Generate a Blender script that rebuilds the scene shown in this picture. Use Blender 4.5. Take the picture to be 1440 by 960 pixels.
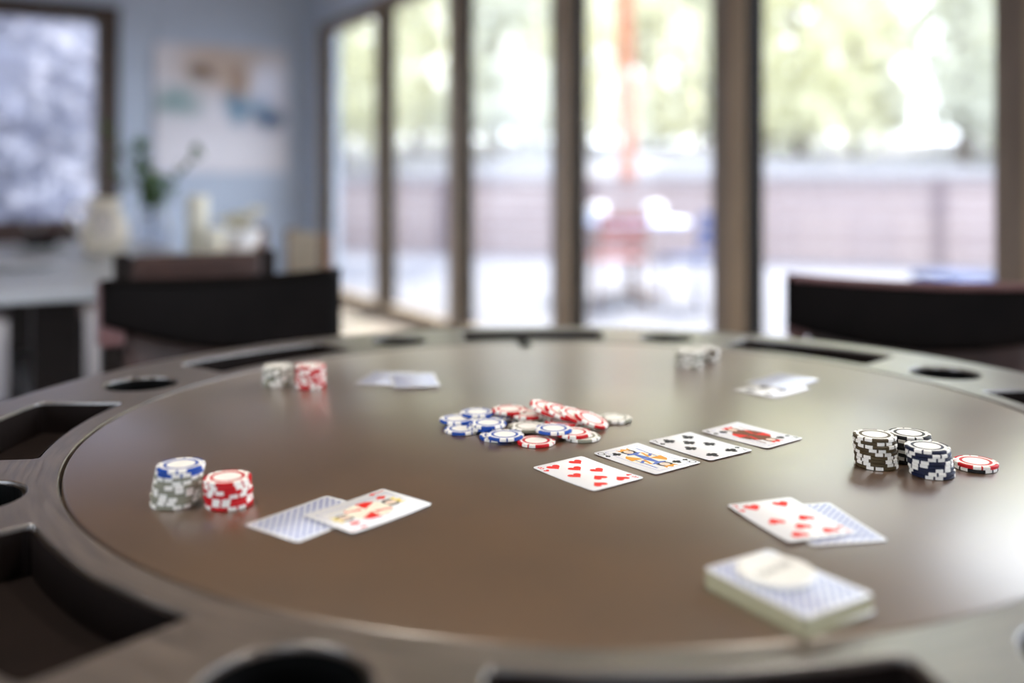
import bpy, bmesh, math, random
from math import sin, cos, pi, radians, atan2, hypot, sqrt
from mathutils import Vector, Matrix, Euler

for o in list(bpy.data.objects):
    bpy.data.objects.remove(o)
random.seed(7)
scene = bpy.context.scene
COL = scene.collection

# ------------------------------------------------------------------ camera
TZ = 0.76                       # table top height
CAMZ = TZ + 0.2724
cd = bpy.data.cameras.new('camera')
cam = bpy.data.objects.new('camera', cd)
COL.objects.link(cam)
cam.location = (0, 0, CAMZ)
cam.rotation_euler = (pi / 2, 0, 0)
cd.sensor_width = 36.0
cd.lens = 1324.6 / 1440 * 36.0
cd.shift_y = -(480 - 259.5) / 1440
cd.clip_start = 0.02
cd.clip_end = 300
cd.dof.use_dof = True
cd.dof.focus_distance = 0.925
cd.dof.aperture_fstop = 1.42
cd.dof.aperture_blades = 0
scene.camera = cam

# ------------------------------------------------------------------ sky, sun, exposure
world = bpy.data.worlds.new('sky')
scene.world = world
world.use_nodes = True
bg = world.node_tree.nodes['Background']
bg.inputs['Color'].default_value = (0.86, 0.90, 1.0, 1)
bg.inputs['Strength'].default_value = 3.3

sd = bpy.data.lights.new('sun', 'SUN')
sd.energy = 6.0
sd.angle = radians(1.0)
sd.color = (1.0, 0.93, 0.82)
sun = bpy.data.objects.new('sun', sd)
COL.objects.link(sun)
sun.rotation_euler = Vector((-0.50, -0.55, -0.95)).to_track_quat('-Z', 'Y').to_euler()

scene.view_settings.view_transform = 'Standard'
scene.view_settings.look = 'None'
scene.view_settings.gamma = 1
scene.view_settings.use_curve_mapping = False
scene.view_settings.exposure = 1.08
scene.cycles.max_bounces = 10
scene.cycles.transparent_max_bounces = 16
scene.cycles.sample_clamp_indirect = 6

# ------------------------------------------------------------------ materials
def mat(name, color, rough=0.5, metal=0.0, spec=0.5, noise=None, bump=None, coat=0.0, sheen=0.0):
    """noise=(scale, amount, (sx,sy,sz)); bump=(scale, strength, dist)"""
    m = bpy.data.materials.new(name)
    m.use_nodes = True
    nt = m.node_tree
    b = nt.nodes['Principled BSDF']
    b.inputs['Base Color'].default_value = (*color, 1)
    b.inputs['Roughness'].default_value = rough
    b.inputs['Metallic'].default_value = metal
    b.inputs['Specular IOR Level'].default_value = spec
    b.inputs['Coat Weight'].default_value = coat
    b.inputs['Sheen Weight'].default_value = sheen
    tc = None
    if noise or bump:
        tc = nt.nodes.new('ShaderNodeTexCoord')
    if noise:
        mp = nt.nodes.new('ShaderNodeMapping')
        mp.inputs['Scale'].default_value = noise[2] if len(noise) > 2 else (1, 1, 1)
        nt.links.new(tc.outputs['Object'], mp.inputs['Vector'])
        n = nt.nodes.new('ShaderNodeTexNoise')
        n.inputs['Scale'].default_value = noise[0]
        n.inputs['Detail'].default_value = 6
        nt.links.new(mp.outputs['Vector'], n.inputs['Vector'])
        r = nt.nodes.new('ShaderNodeValToRGB')
        k = noise[1]
        r.color_ramp.elements[0].position = 0.3
        r.color_ramp.elements[1].position = 0.7
        r.color_ramp.elements[0].color = (*[c * (1 - k) for c in color], 1)
        r.color_ramp.elements[1].color = (*[min(1, c * (1 + k)) for c in color], 1)
        nt.links.new(n.outputs['Fac'], r.inputs['Fac'])
        nt.links.new(r.outputs['Color'], b.inputs['Base Color'])
    if bump:
        n2 = nt.nodes.new('ShaderNodeTexNoise')
        n2.inputs['Scale'].default_value = bump[0]
        n2.inputs['Detail'].default_value = 5
        nt.links.new(tc.outputs['Object'], n2.inputs['Vector'])
        bp = nt.nodes.new('ShaderNodeBump')
        bp.inputs['Strength'].default_value = bump[1]
        bp.inputs['Distance'].default_value = bump[2]
        nt.links.new(n2.outputs['Fac'], bp.inputs['Height'])
        nt.links.new(bp.outputs['Normal'], b.inputs['Normal'])
    return m

def glass_pane_mat():
    m = bpy.data.materials.new('window_glass')
    m.use_nodes = True
    nt = m.node_tree
    nt.nodes.remove(nt.nodes['Principled BSDF'])
    out = nt.nodes['Material Output']
    tr = nt.nodes.new('ShaderNodeBsdfTransparent')
    tr.inputs['Color'].default_value = (0.93, 0.95, 0.96, 1)
    gl = nt.nodes.new('ShaderNodeBsdfGlossy')
    gl.inputs['Roughness'].default_value = 0.02
    lw = nt.nodes.new('ShaderNodeLayerWeight')
    pw = nt.nodes.new('ShaderNodeMath'); pw.operation = 'POWER'; pw.inputs[1].default_value = 5.0
    nt.links.new(lw.outputs['Facing'], pw.inputs[0])
    fr = nt.nodes.new('ShaderNodeMath'); fr.operation = 'MULTIPLY_ADD'; fr.inputs[1].default_value = 0.7; fr.inputs[2].default_value = 0.03
    nt.links.new(pw.outputs[0], fr.inputs[0])
    mx = nt.nodes.new('ShaderNodeMixShader')
    nt.links.new(fr.outputs[0], mx.inputs[0])
    nt.links.new(tr.outputs[0], mx.inputs[1])
    nt.links.new(gl.outputs[0], mx.inputs[2])
    nt.links.new(mx.outputs[0], out.inputs['Surface'])
    return m

def leaf_mat(name, color, trans):
    m = bpy.data.materials.new(name)
    m.use_nodes = True
    nt = m.node_tree
    nt.nodes.remove(nt.nodes['Principled BSDF'])
    out = nt.nodes['Material Output']
    di = nt.nodes.new('ShaderNodeBsdfDiffuse')
    di.inputs['Color'].default_value = (*color, 1)
    tl = nt.nodes.new('ShaderNodeBsdfTranslucent')
    tl.inputs['Color'].default_value = (*trans, 1)
    mx = nt.nodes.new('ShaderNodeMixShader')
    mx.inputs[0].default_value = 0.55
    nt.links.new(di.outputs[0], mx.inputs[1])
    nt.links.new(tl.outputs[0], mx.inputs[2])
    nt.links.new(mx.outputs[0], out.inputs['Surface'])
    return m

def rim_wood_mat():
    """dark stained wood whose grain runs round the ring"""
    m = bpy.data.materials.new('rim_wood')
    m.use_nodes = True
    nt = m.node_tree
    b = nt.nodes['Principled BSDF']
    tc = nt.nodes.new('ShaderNodeTexCoord')
    sx = nt.nodes.new('ShaderNodeSeparateXYZ')
    nt.links.new(tc.outputs['Object'], sx.inputs[0])
    at = nt.nodes.new('ShaderNodeMath'); at.operation = 'ARCTAN2'
    nt.links.new(sx.outputs['Y'], at.inputs[0]); nt.links.new(sx.outputs['X'], at.inputs[1])
    ln = nt.nodes.new('ShaderNodeVectorMath'); ln.operation = 'LENGTH'
    nt.links.new(tc.outputs['Object'], ln.inputs[0])
    cx = nt.nodes.new('ShaderNodeCombineXYZ')
    m1 = nt.nodes.new('ShaderNodeMath'); m1.operation = 'MULTIPLY'; m1.inputs[1].default_value = 5.0
    m2 = nt.nodes.new('ShaderNodeMath'); m2.operation = 'MULTIPLY'; m2.inputs[1].default_value = 110.0
    nt.links.new(at.outputs[0], m1.inputs[0]); nt.links.new(ln.outputs['Value'], m2.inputs[0])
    nt.links.new(m1.outputs[0], cx.inputs[0]); nt.links.new(m2.outputs[0], cx.inputs[1])
    n = nt.nodes.new('ShaderNodeTexNoise'); n.inputs['Scale'].default_value = 2.0; n.inputs['Detail'].default_value = 8
    nt.links.new(cx.outputs[0], n.inputs['Vector'])
    r = nt.nodes.new('ShaderNodeValToRGB')
    r.color_ramp.elements[0].position = 0.35; r.color_ramp.elements[0].color = (0.045, 0.034, 0.026, 1)
    r.color_ramp.elements[1].position = 0.68; r.color_ramp.elements[1].color = (0.135, 0.104, 0.080, 1)
    nt.links.new(n.outputs['Fac'], r.inputs['Fac'])
    nt.links.new(r.outputs['Color'], b.inputs['Base Color'])
    bp = nt.nodes.new('ShaderNodeBump'); bp.inputs['Strength'].default_value = 0.7; bp.inputs['Distance'].default_value = 0.0008
    nt.links.new(n.outputs['Fac'], bp.inputs['Height'])
    nt.links.new(bp.outputs['Normal'], b.inputs['Normal'])
    b.inputs['Roughness'].default_value = 0.36
    b.inputs['Specular IOR Level'].default_value = 0.9
    b.inputs['Coat Weight'].default_value = 0.7
    b.inputs['Coat Roughness'].default_value = 0.28
    b.inputs['Coat IOR'].default_value = 2.0
    return m

def card_back_mat():
    m = bpy.data.materials.new('card_back_print')
    m.use_nodes = True
    nt = m.node_tree
    b = nt.nodes['Principled BSDF']
    b.inputs['Roughness'].default_value = 0.34
    b.inputs['Specular IOR Level'].default_value = 0.8
    tc = nt.nodes.new('ShaderNodeTexCoord')
    def wave(rot):
        mp = nt.nodes.new('ShaderNodeMapping')
        mp.inputs['Rotation'].default_value = (0, 0, rot)
        nt.links.new(tc.outputs['Object'], mp.inputs['Vector'])
        w = nt.nodes.new('ShaderNodeTexWave')
        w.inputs['Scale'].default_value = 62.0
        w.inputs['Distortion'].default_value = 0
        nt.links.new(mp.outputs['Vector'], w.inputs['Vector'])
        return w
    w1, w2 = wave(pi / 4), wave(-pi / 4)
    mu = nt.nodes.new('ShaderNodeMath'); mu.operation = 'MULTIPLY'
    nt.links.new(w1.outputs['Fac'], mu.inputs[0]); nt.links.new(w2.outputs['Fac'], mu.inputs[1])
    r = nt.nodes.new('ShaderNodeValToRGB')
    r.color_ramp.elements[0].position = 0.12; r.color_ramp.elements[0].color = (0.26, 0.31, 0.54, 1)
    r.color_ramp.elements[1].position = 0.22; r.color_ramp.elements[1].color = (0.86, 0.88, 0.92, 1)
    nt.links.new(mu.outputs[0], r.inputs['Fac'])
    # white border
    sx = nt.nodes.new('ShaderNodeSeparateXYZ'); nt.links.new(tc.outputs['Object'], sx.inputs[0])
    def inside(sock, lim):
        a = nt.nodes.new('ShaderNodeMath'); a.operation = 'ABSOLUTE'; nt.links.new(sock, a.inputs[0])
        l = nt.nodes.new('ShaderNodeMath'); l.operation = 'LESS_THAN'; l.inputs[1].default_value = lim
        nt.links.new(a.outputs[0], l.inputs[0]); return l
    a, c = inside(sx.outputs['X'], 0.0405), inside(sx.outputs['Y'], 0.028)
    an = nt.nodes.new('ShaderNodeMath'); an.operation = 'MULTIPLY'
    nt.links.new(a.outputs[0], an.inputs[0]); nt.links.new(c.outputs[0], an.inputs[1])
    mx = nt.nodes.new('ShaderNodeMix'); mx.data_type = 'RGBA'
    mx.inputs['A'].default_value = (0.82, 0.83, 0.84, 1)
    nt.links.new(an.outputs[0], mx.inputs['Factor'])
    nt.links.new(r.outputs['Color'], mx.inputs['B'])
    nt.links.new(mx.outputs['Result'], b.inputs['Base Color'])
    return m

def canvas_mat():
    """abstract painting: soft warm, green and deep blue passages on a pale ground"""
    m = bpy.data.materials.new('painted_canvas')
    m.use_nodes = True
    nt = m.node_tree
    b = nt.nodes['Principled BSDF']
    b.inputs['Roughness'].default_value = 0.7
    tc = nt.nodes.new('ShaderNodeTexCoord')
    nz = nt.nodes.new('ShaderNodeTexNoise'); nz.inputs['Scale'].default_value = 4.0; nz.inputs['Detail'].default_value = 5
    nt.links.new(tc.outputs['Object'], nz.inputs['Vector'])
    ws = nt.nodes.new('ShaderNodeVectorMath'); ws.operation = 'SCALE'; ws.inputs['Scale'].default_value = 0.28
    sb = nt.nodes.new('ShaderNodeVectorMath'); sb.operation = 'SUBTRACT'; sb.inputs[1].default_value = (0.5, 0.5, 0.5)
    nt.links.new(nz.outputs['Color'], sb.inputs[0]); nt.links.new(sb.outputs[0], ws.inputs[0])
    ad = nt.nodes.new('ShaderNodeVectorMath'); ad.operation = 'ADD'
    nt.links.new(tc.outputs['Object'], ad.inputs[0]); nt.links.new(ws.outputs[0], ad.inputs[1])
    # blobs in canvas metres (x from the left edge, z up)
    prev = None
    base = (0.66, 0.66, 0.72)
    blobs = [((0.55, 0.95), 0.50, 0.30, (0.46, 0.35, 0.27), 0.85), ((0.95, 1.05), 0.4, 0.16, (0.46, 0.40, 0.36), 0.5),
             ((0.40, 0.88), 0.14, 0.12, (0.14, 0.09, 0.05), 0.9), ((0.72, 0.80), 0.12, 0.22, (0.30, 0.20, 0.13), 0.8),
             ((0.18, 0.62), 0.30, 0.16, (0.20, 0.32, 0.33), 0.9), ((0.72, 0.58), 0.13, 0.20, (0.05, 0.20, 0.33), 0.9),
             ((1.02, 0.52), 0.20, 0.13, (0.0, 0.055, 0.15), 1.0), ((0.92, 0.62), 0.14, 0.12, (0.03, 0.17, 0.30), 0.9),
             ((1.02, 0.82), 0.22, 0.30, (0.70, 0.74, 0.88), 0.7), ((0.6, 0.15), 0.8, 0.22, (0.74, 0.74, 0.80), 0.8)]
    for (c, rx, rz, colr, op) in blobs:
        mp = nt.nodes.new('ShaderNodeVectorMath'); mp.operation = 'SUBTRACT'; mp.inputs[1].default_value = (c[0], 0, c[1])
        nt.links.new(ad.outputs[0], mp.inputs[0])
        sc = nt.nodes.new('ShaderNodeVectorMath'); sc.operation = 'MULTIPLY'; sc.inputs[1].default_value = (1 / rx, 0, 1 / rz)
        nt.links.new(mp.outputs[0], sc.inputs[0])
        ln = nt.nodes.new('ShaderNodeVectorMath'); ln.operation = 'LENGTH'; nt.links.new(sc.outputs[0], ln.inputs[0])
        mr = nt.nodes.new('ShaderNodeMapRange'); mr.inputs['From Min'].default_value = 1.1; mr.inputs['From Max'].default_value = 0.35
        mr.inputs['To Max'].default_value = op
        nt.links.new(ln.outputs['Value'], mr.inputs['Value'])
        mx = nt.nodes.new('ShaderNodeMix'); mx.data_type = 'RGBA'
        nt.links.new(mr.outputs[0], mx.inputs['Factor'])
        if prev is None: mx.inputs['A'].default_value = (*base, 1)
        else: nt.links.new(prev, mx.inputs['A'])
        mx.inputs['B'].default_value = (*colr, 1)
        prev = mx.outputs['Result']
    nt.links.new(prev, b.inputs['Base Color'])
    return m

M = {}
M['wall'] = mat('blue_grey_paint', (0.46, 0.54, 0.66), 0.85, noise=(3, 0.04))
M['ceil'] = mat('ceiling_paint', (0.36, 0.27, 0.19), 0.7, noise=(2, 0.1, (1, 10, 1)))
M['floor'] = mat('pale_floor_boards', (0.36, 0.31, 0.27), 0.35, noise=(3, 0.15, (1, 8, 1)))
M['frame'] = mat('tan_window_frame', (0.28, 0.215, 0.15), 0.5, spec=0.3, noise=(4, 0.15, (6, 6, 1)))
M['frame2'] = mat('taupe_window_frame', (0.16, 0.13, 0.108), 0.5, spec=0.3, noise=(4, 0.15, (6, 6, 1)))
M['blackstrip'] = mat('black_reveal_strip', (0.006, 0.006, 0.006), 0.7, spec=0.1, noise=(9, 0.1))
M['bframe'] = mat('brown_window_frame', (0.040, 0.025, 0.017), 0.5, noise=(4, 0.2, (6, 6, 1)))
M['glass'] = glass_pane_mat()
M['felt'] = mat('brown_leather_playfield', (0.078, 0.039, 0.015), 0.34, spec=1.0, noise=(9, 0.22), bump=(420, 0.15, 0.0004))
_b = M['felt'].node_tree.nodes['Principled BSDF']
_b.inputs['Sheen Weight'].default_value = 0.17
_b.inputs['Sheen Roughness'].default_value = 0.22
_b.inputs['Sheen Tint'].default_value = (1.0, 0.80, 0.60, 1)
_b.inputs['Specular Tint'].default_value = (1.0, 0.86, 0.70, 1)
_b.inputs['Coat Weight'].default_value = 1.0
_b.inputs['Coat Roughness'].default_value = 0.30
_b.inputs['Coat IOR'].default_value = 2.1
M['rim'] = rim_wood_mat()
M['tray'] = mat('dark_tray_leather', (0.010, 0.006, 0.005), 0.6, spec=0.12, noise=(20, 0.2))
M['cup'] = mat('black_cup_liner', (0.004, 0.004, 0.004), 0.5, spec=0.1, noise=(30, 0.2))
M['darkwood'] = mat('dark_stained_wood', (0.010, 0.0065, 0.005), 0.5, spec=0.2, noise=(6, 0.35, (1, 1, 8)))
M['warmwood'] = mat('amber_brown_wood', (0.16, 0.075, 0.03), 0.45, noise=(6, 0.3, (1, 1, 8)))
M['leather'] = mat('black_brown_leather', (0.0035, 0.0024, 0.0022), 0.5, spec=0.08, noise=(14, 0.35), bump=(160, 0.25, 0.001))
M['sleeve'] = mat('pink_lit_leather', (0.17, 0.085, 0.085), 0.40, noise=(14, 0.3), bump=(160, 0.25, 0.001))  # leather made paler and pinker, light on hem and sleeves put into its colour
M['leather2'] = mat('brown_leather', (0.050, 0.026, 0.021), 0.40, spec=0.4, noise=(14, 0.3), bump=(160, 0.25, 0.001))
M['card'] = mat('card_face_white', (0.88, 0.88, 0.88), 0.36, spec=0.7, noise=(60, 0.01))
M['cardback'] = card_back_mat()
M['cardedge'] = mat('deck_edge_ivory', (0.44, 0.41, 0.26), 0.7, noise=(200, 0.15, (0.01, 0.01, 12)))
def flat(n, c): return mat(n, c, 0.5, spec=0.25, noise=(80, 0.03))
M['red'] = flat('print_red', (0.72, 0.02, 0.012))
M['black'] = flat('print_black', (0.012, 0.012, 0.014))
M['ochre'] = flat('print_ochre', (0.70, 0.32, 0.04))
M['yellow'] = flat('print_yellow', (0.75, 0.62, 0.20))
M['blue'] = flat('print_blue', (0.10, 0.17, 0.50))
M['brown'] = flat('print_brown', (0.16, 0.05, 0.02))
M['skin'] = flat('print_skin', (0.78, 0.62, 0.50))
M['paleyellow'] = flat('print_pale_yellow', (0.82, 0.79, 0.64))
M['chipwhite'] = mat('chip_white', (0.88, 0.86, 0.80), 0.45, spec=0.35, noise=(90, 0.05))
CHIPC = {'blue': (0.012, 0.070, 0.36), 'red': (0.55, 0.008, 0.014), 'grey': (0.27, 0.27, 0.205),
         'navy': (0.006, 0.010, 0.036), 'olive': (0.065, 0.045, 0.018), 'black': (0.012, 0.012, 0.012)}
for k, c in CHIPC.items():
    M['chip_' + k] = mat('chip_' + k, c, 0.48, spec=0.3, noise=(90, 0.08))
M['button'] = mat('ivory_button', (0.80, 0.79, 0.74), 0.4, noise=(50, 0.03))
M['buttontext'] = mat('button_lettering', (0.10, 0.09, 0.08), 0.5, noise=(50, 0.05))
M['tabletop_pale'] = mat('pale_table_top', (0.50, 0.53, 0.56), 0.35, noise=(5, 0.05))
M['cream'] = mat('cream_glaze', (0.75, 0.66, 0.52), 0.45, noise=(8, 0.08))
M['creamcloth'] = mat('cream_upholstery', (0.66, 0.56, 0.42), 0.85, noise=(30, 0.08), bump=(300, 0.2, 0.001))
M['wax'] = mat('ivory_wax', (0.80, 0.76, 0.62), 0.5, noise=(8, 0.04))
M['petal'] = mat('cream_petals', (0.82, 0.78, 0.62), 0.6, noise=(20, 0.08))
M['stemgreen'] = mat('olive_stem', (0.07, 0.09, 0.02), 0.6, noise=(20, 0.2))
M['leafgreen'] = leaf_mat('houseplant_leaf', (0.05, 0.10, 0.03), (0.10, 0.22, 0.04))
M['clay'] = mat('pale_plate_glaze', (0.70, 0.70, 0.70), 0.25, noise=(9, 0.04))
M['patio'] = mat('pale_patio_concrete', (0.145, 0.145, 0.172), 0.8, noise=(1.5, 0.08))
M['slope'] = mat('pale_dry_ground', (0.24, 0.235, 0.26), 0.95, noise=(0.4, 0.12))
M['fence'] = mat('pinkish_fence_board', (0.30, 0.24, 0.235), 0.8, noise=(3, 0.12, (1, 1, 8)))
M['fencecap'] = mat('fence_cap', (0.17, 0.13, 0.14), 0.7, noise=(3, 0.12, (8, 1, 1)))
M['bark'] = mat('red_bark', (0.36, 0.13, 0.07), 0.9, noise=(8, 0.35, (1, 1, 0.3)), bump=(20, 0.6, 0.03))
M['greybark'] = mat('grey_bark', (0.17, 0.14, 0.11), 0.9, noise=(8, 0.3, (1, 1, 0.3)))
M['leaf_a'] = leaf_mat('leaf_yellow_green', (0.58, 0.58, 0.45), (0.93, 0.92, 0.72))
M['leaf_b'] = leaf_mat('leaf_grey_green', (0.54, 0.55, 0.50), (0.88, 0.89, 0.80))
M['leaf_c'] = leaf_mat('leaf_pale_green', (0.62, 0.62, 0.50), (0.95, 0.94, 0.80))
M['leaf_d'] = leaf_mat('leaf_grey_lavender', (0.29, 0.30, 0.36), (0.40, 0.41, 0.50))
M['navymetal'] = mat('navy_metal', (0.02, 0.045, 0.16), 0.4, noise=(9, 0.1))
M['patioseat'] = mat('red_brown_slat', (0.26, 0.07, 0.06), 0.5, noise=(6, 0.2, (8, 1, 1)))
M['patiotop'] = mat('pale_blue_table_cloth', (0.50, 0.58, 0.80), 0.6, noise=(9, 0.08))
M['white'] = mat('white_glaze', (0.85, 0.85, 0.86), 0.4, noise=(9, 0.02))
M['added_sun_eave'] = mat('added_eave_boards', (0.25, 0.20, 0.17), 0.7, noise=(4, 0.15, (8, 1, 1)))

def glass_vase_mat():
    m = bpy.data.materials.new('clear_vase_glass'); m.use_nodes = True
    nt = m.node_tree; nt.nodes.remove(nt.nodes['Principled BSDF'])
    out = nt.nodes['Material Output']
    tr = nt.nodes.new('ShaderNodeBsdfTransparent'); tr.inputs['Color'].default_value = (0.95, 0.95, 0.97, 1)
    gl = nt.nodes.new('ShaderNodeBsdfGlossy'); gl.inputs['Roughness'].default_value = 0.03
    lw = nt.nodes.new('ShaderNodeLayerWeight')
    pw = nt.nodes.new('ShaderNodeMath'); pw.operation = 'POWER'; pw.inputs[1].default_value = 3.0
    nt.links.new(lw.outputs['Facing'], pw.inputs[0])
    mx = nt.nodes.new('ShaderNodeMixShader')
    nt.links.new(pw.outputs[0], mx.inputs[0]); nt.links.new(tr.outputs[0], mx.inputs[1]); nt.links.new(gl.outputs[0], mx.inputs[2])
    nt.links.new(mx.outputs[0], out.inputs['Surface'])
    return m
M['vaseglass'] = glass_vase_mat()

# ------------------------------------------------------------------ mesh helpers
def new_bm(): return bmesh.new()

def add_box(bm, x0, x1, y0, y1, z0, z1, bev=0.0, mtx=None, mi=0):
    v = [bm.verts.new((x, y, z)) for z in (z0, z1) for y in (y0, y1) for x in (x0, x1)]
    F = []
    for q in ((0, 2, 3, 1), (4, 5, 7, 6), (0, 1, 5, 4), (2, 6, 7, 3), (0, 4, 6, 2), (1, 3, 7, 5)):
        f = bm.faces.new([v[i] for i in q]); f.material_index = mi; F.append(f)
    if bev:
        es = list({e for f in F for e in f.edges})
        r = bmesh.ops.bevel(bm, geom=es, offset=bev, segments=2, affect='EDGES', profile=0.5)
        vs = list({vv for f in r['faces'] for vv in f.verts} | {x for x in v if x.is_valid})
        v = vs
    if mtx is not None:
        for x in v:
            if x.is_valid: x.co = mtx @ x.co
    return bm

def add_lathe(bm, prof, seg=32, c=(0, 0, 0), mi=0, closed=False):
    rings = []
    for (r, z) in prof:
        if r < 1e-6:
            rings.append([bm.verts.new((c[0], c[1], c[2] + z))])
        else:
            rings.append([bm.verts.new((c[0] + r * cos(2 * pi * k / seg), c[1] + r * sin(2 * pi * k / seg), c[2] + z)) for k in range(seg)])
    for a, b in zip(rings, rings[1:]):
        for k in range(seg):
            k2 = (k + 1) % seg
            if len(a) == 1 and len(b) == 1: continue
            if len(a) == 1: f = bm.faces.new((a[0], b[k2], b[k]))
            elif len(b) == 1: f = bm.faces.new((a[k], a[k2], b[0]))
            else: f = bm.faces.new((a[k], a[k2], b[k2], b[k]))
            f.material_index = mi; f.smooth = True
    return bm

def add_tube(bm, pts, rad, seg=10, cap=True, mi=0):
    pts = [Vector(p) for p in pts]
    n = len(pts)
    rads = rad if isinstance(rad, (list, tuple)) else [rad] * n
    rings = []
    up = Vector((0.13, 0.27, 1)).normalized()
    for i, p in enumerate(pts):
        d = (pts[min(i + 1, n - 1)] - pts[max(i - 1, 0)]).normalized()
        a = d.cross(up)
        if a.length < 1e-3: a = d.cross(Vector((1, 0, 0)))
        a.normalize(); b = d.cross(a)
        rings.append([bm.verts.new(p + (a * cos(2 * pi * k / seg) + b * sin(2 * pi * k / seg)) * rads[i]) for k in range(seg)])
    for r0, r1 in zip(rings, rings[1:]):
        for k in range(seg):
            f = bm.faces.new((r0[k], r0[(k + 1) % seg], r1[(k + 1) % seg], r1[k])); f.smooth = True; f.material_index = mi
    if cap:
        bm.faces.new(rings[0][::-1]); bm.faces.new(rings[-1])
    return bm

def add_sphere(bm, c, r, seg=16, sz=1.0):
    rows = seg // 2
    add_lathe(bm, [(r * sin(pi * i / rows), -r * sz * cos(pi * i / rows)) for i in range(rows + 1)], seg, c)

def mesh_of(name, bm, mats, recalc=True):
    if recalc: bmesh.ops.recalc_face_normals(bm, faces=bm.faces[:])
    me = bpy.data.meshes.new(name)
    bm.to_mesh(me); bm.free()
    for m in (mats if isinstance(mats, (list, tuple)) else [mats]): me.materials.append(m)
    return me

def obj(name, bm, mats, parent=None, recalc=True):
    me = bm if isinstance(bm, bpy.types.Mesh) else mesh_of(name, bm, mats, recalc)
    o = bpy.data.objects.new(name, me)
    COL.objects.link(o)
    if parent is not None: o.parent = parent
    return o

def tag(o, label=None, cat=None, group=None, kind=None):
    if label: o['label'] = label
    if cat: o['category'] = cat
    if group: o['group'] = group
    if kind: o['kind'] = kind
    return o

def thing(name, loc, rz, label, cat, group=None):
    o = bpy.data.objects.new(name, None); COL.objects.link(o)
    o.empty_display_size = 0.05
    o.location = loc; o.rotation_euler = (0, 0, rz)
    return tag(o, label, cat, group)

def dup(root, label=None, group=None):
    c = root.copy(); COL.objects.link(c)
    if label: c['label'] = label
    if group: c['group'] = group
    for ch in list(root.children):
        d = ch.copy(); COL.objects.link(d); d.parent = c
        for g in list(ch.children):
            e = g.copy(); COL.objects.link(e); e.parent = d
    return c

def text_polys(s, size):
    cu = bpy.data.curves.new('lettering', 'FONT'); cu.body = s; cu.size = size
    cu.align_x = 'CENTER'; cu.align_y = 'CENTER'
    o = bpy.data.objects.new('lettering', cu); COL.objects.link(o)
    dg = bpy.context.evaluated_depsgraph_get()
    me = bpy.data.meshes.new_from_object(o.evaluated_get(dg))
    vs = [v.co.copy() for v in me.vertices]; fs = [list(p.vertices) for p in me.polygons]
    bpy.data.objects.remove(o); bpy.data.curves.remove(cu); bpy.data.meshes.remove(me)
    return vs, fs

# ------------------------------------------------------------------ the room (own axes: +x along the window wall toward the camera end, -y into the room)
CX0, CY0 = -1.956, 8.92
TH = atan2(-0.864, 0.503)
RM = Matrix.Translation((CX0, CY0, 0)) @ Matrix.Rotation(TH, 4, 'Z')
def rw(s, t, z=0.0): return RM @ Vector((s, -t, z))
def struct(name, bm, m, parent=None, **k):
    o = obj(name, bm, m, parent)
    if parent is None:
        o.matrix_world = RM
        o['kind'] = 'structure'
    return o
FILL_W = 50
H = 2.95; L = 13.0; Wd = 6.4
W0, PITCH, NW = 0.41, 1.296, 9
WEND = W0 + PITCH * NW + 0.11
HEAD = 2.48

bm = new_bm(); add_box(bm, -0.2, L + 0.2, -Wd - 0.2, 0.12, -0.12, 0.0); struct('floor', bm, M['floor'])
bm = new_bm(); add_box(bm, -0.2, L + 0.2, -Wd - 0.2, 0.2, H, H + 0.15); struct('ceiling', bm, M['ceil'])
# window wall: strip by the corner, header, end strip
bm = new_bm()
add_box(bm, 0, W0, 0, 0.2, 0, H); add_box(bm, W0, WEND, 0, 0.2, HEAD, H); add_box(bm, WEND, L, 0, 0.2, 0, H)
struct('wall_right', bm, M['wall'])
# wall with the painting and the left window
BT0, BT1, BZ = 1.642, 4.3, 2.557
bm = new_bm()
add_box(bm, -0.2, 0, -BT0, 0.2, 0, H); add_box(bm, -0.2, 0, -BT1, -BT0, BZ, H); add_box(bm, -0.2, 0, -Wd - 0.2, -BT1, 0, H)
struct('wall_back', bm, M['wall'])
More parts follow.
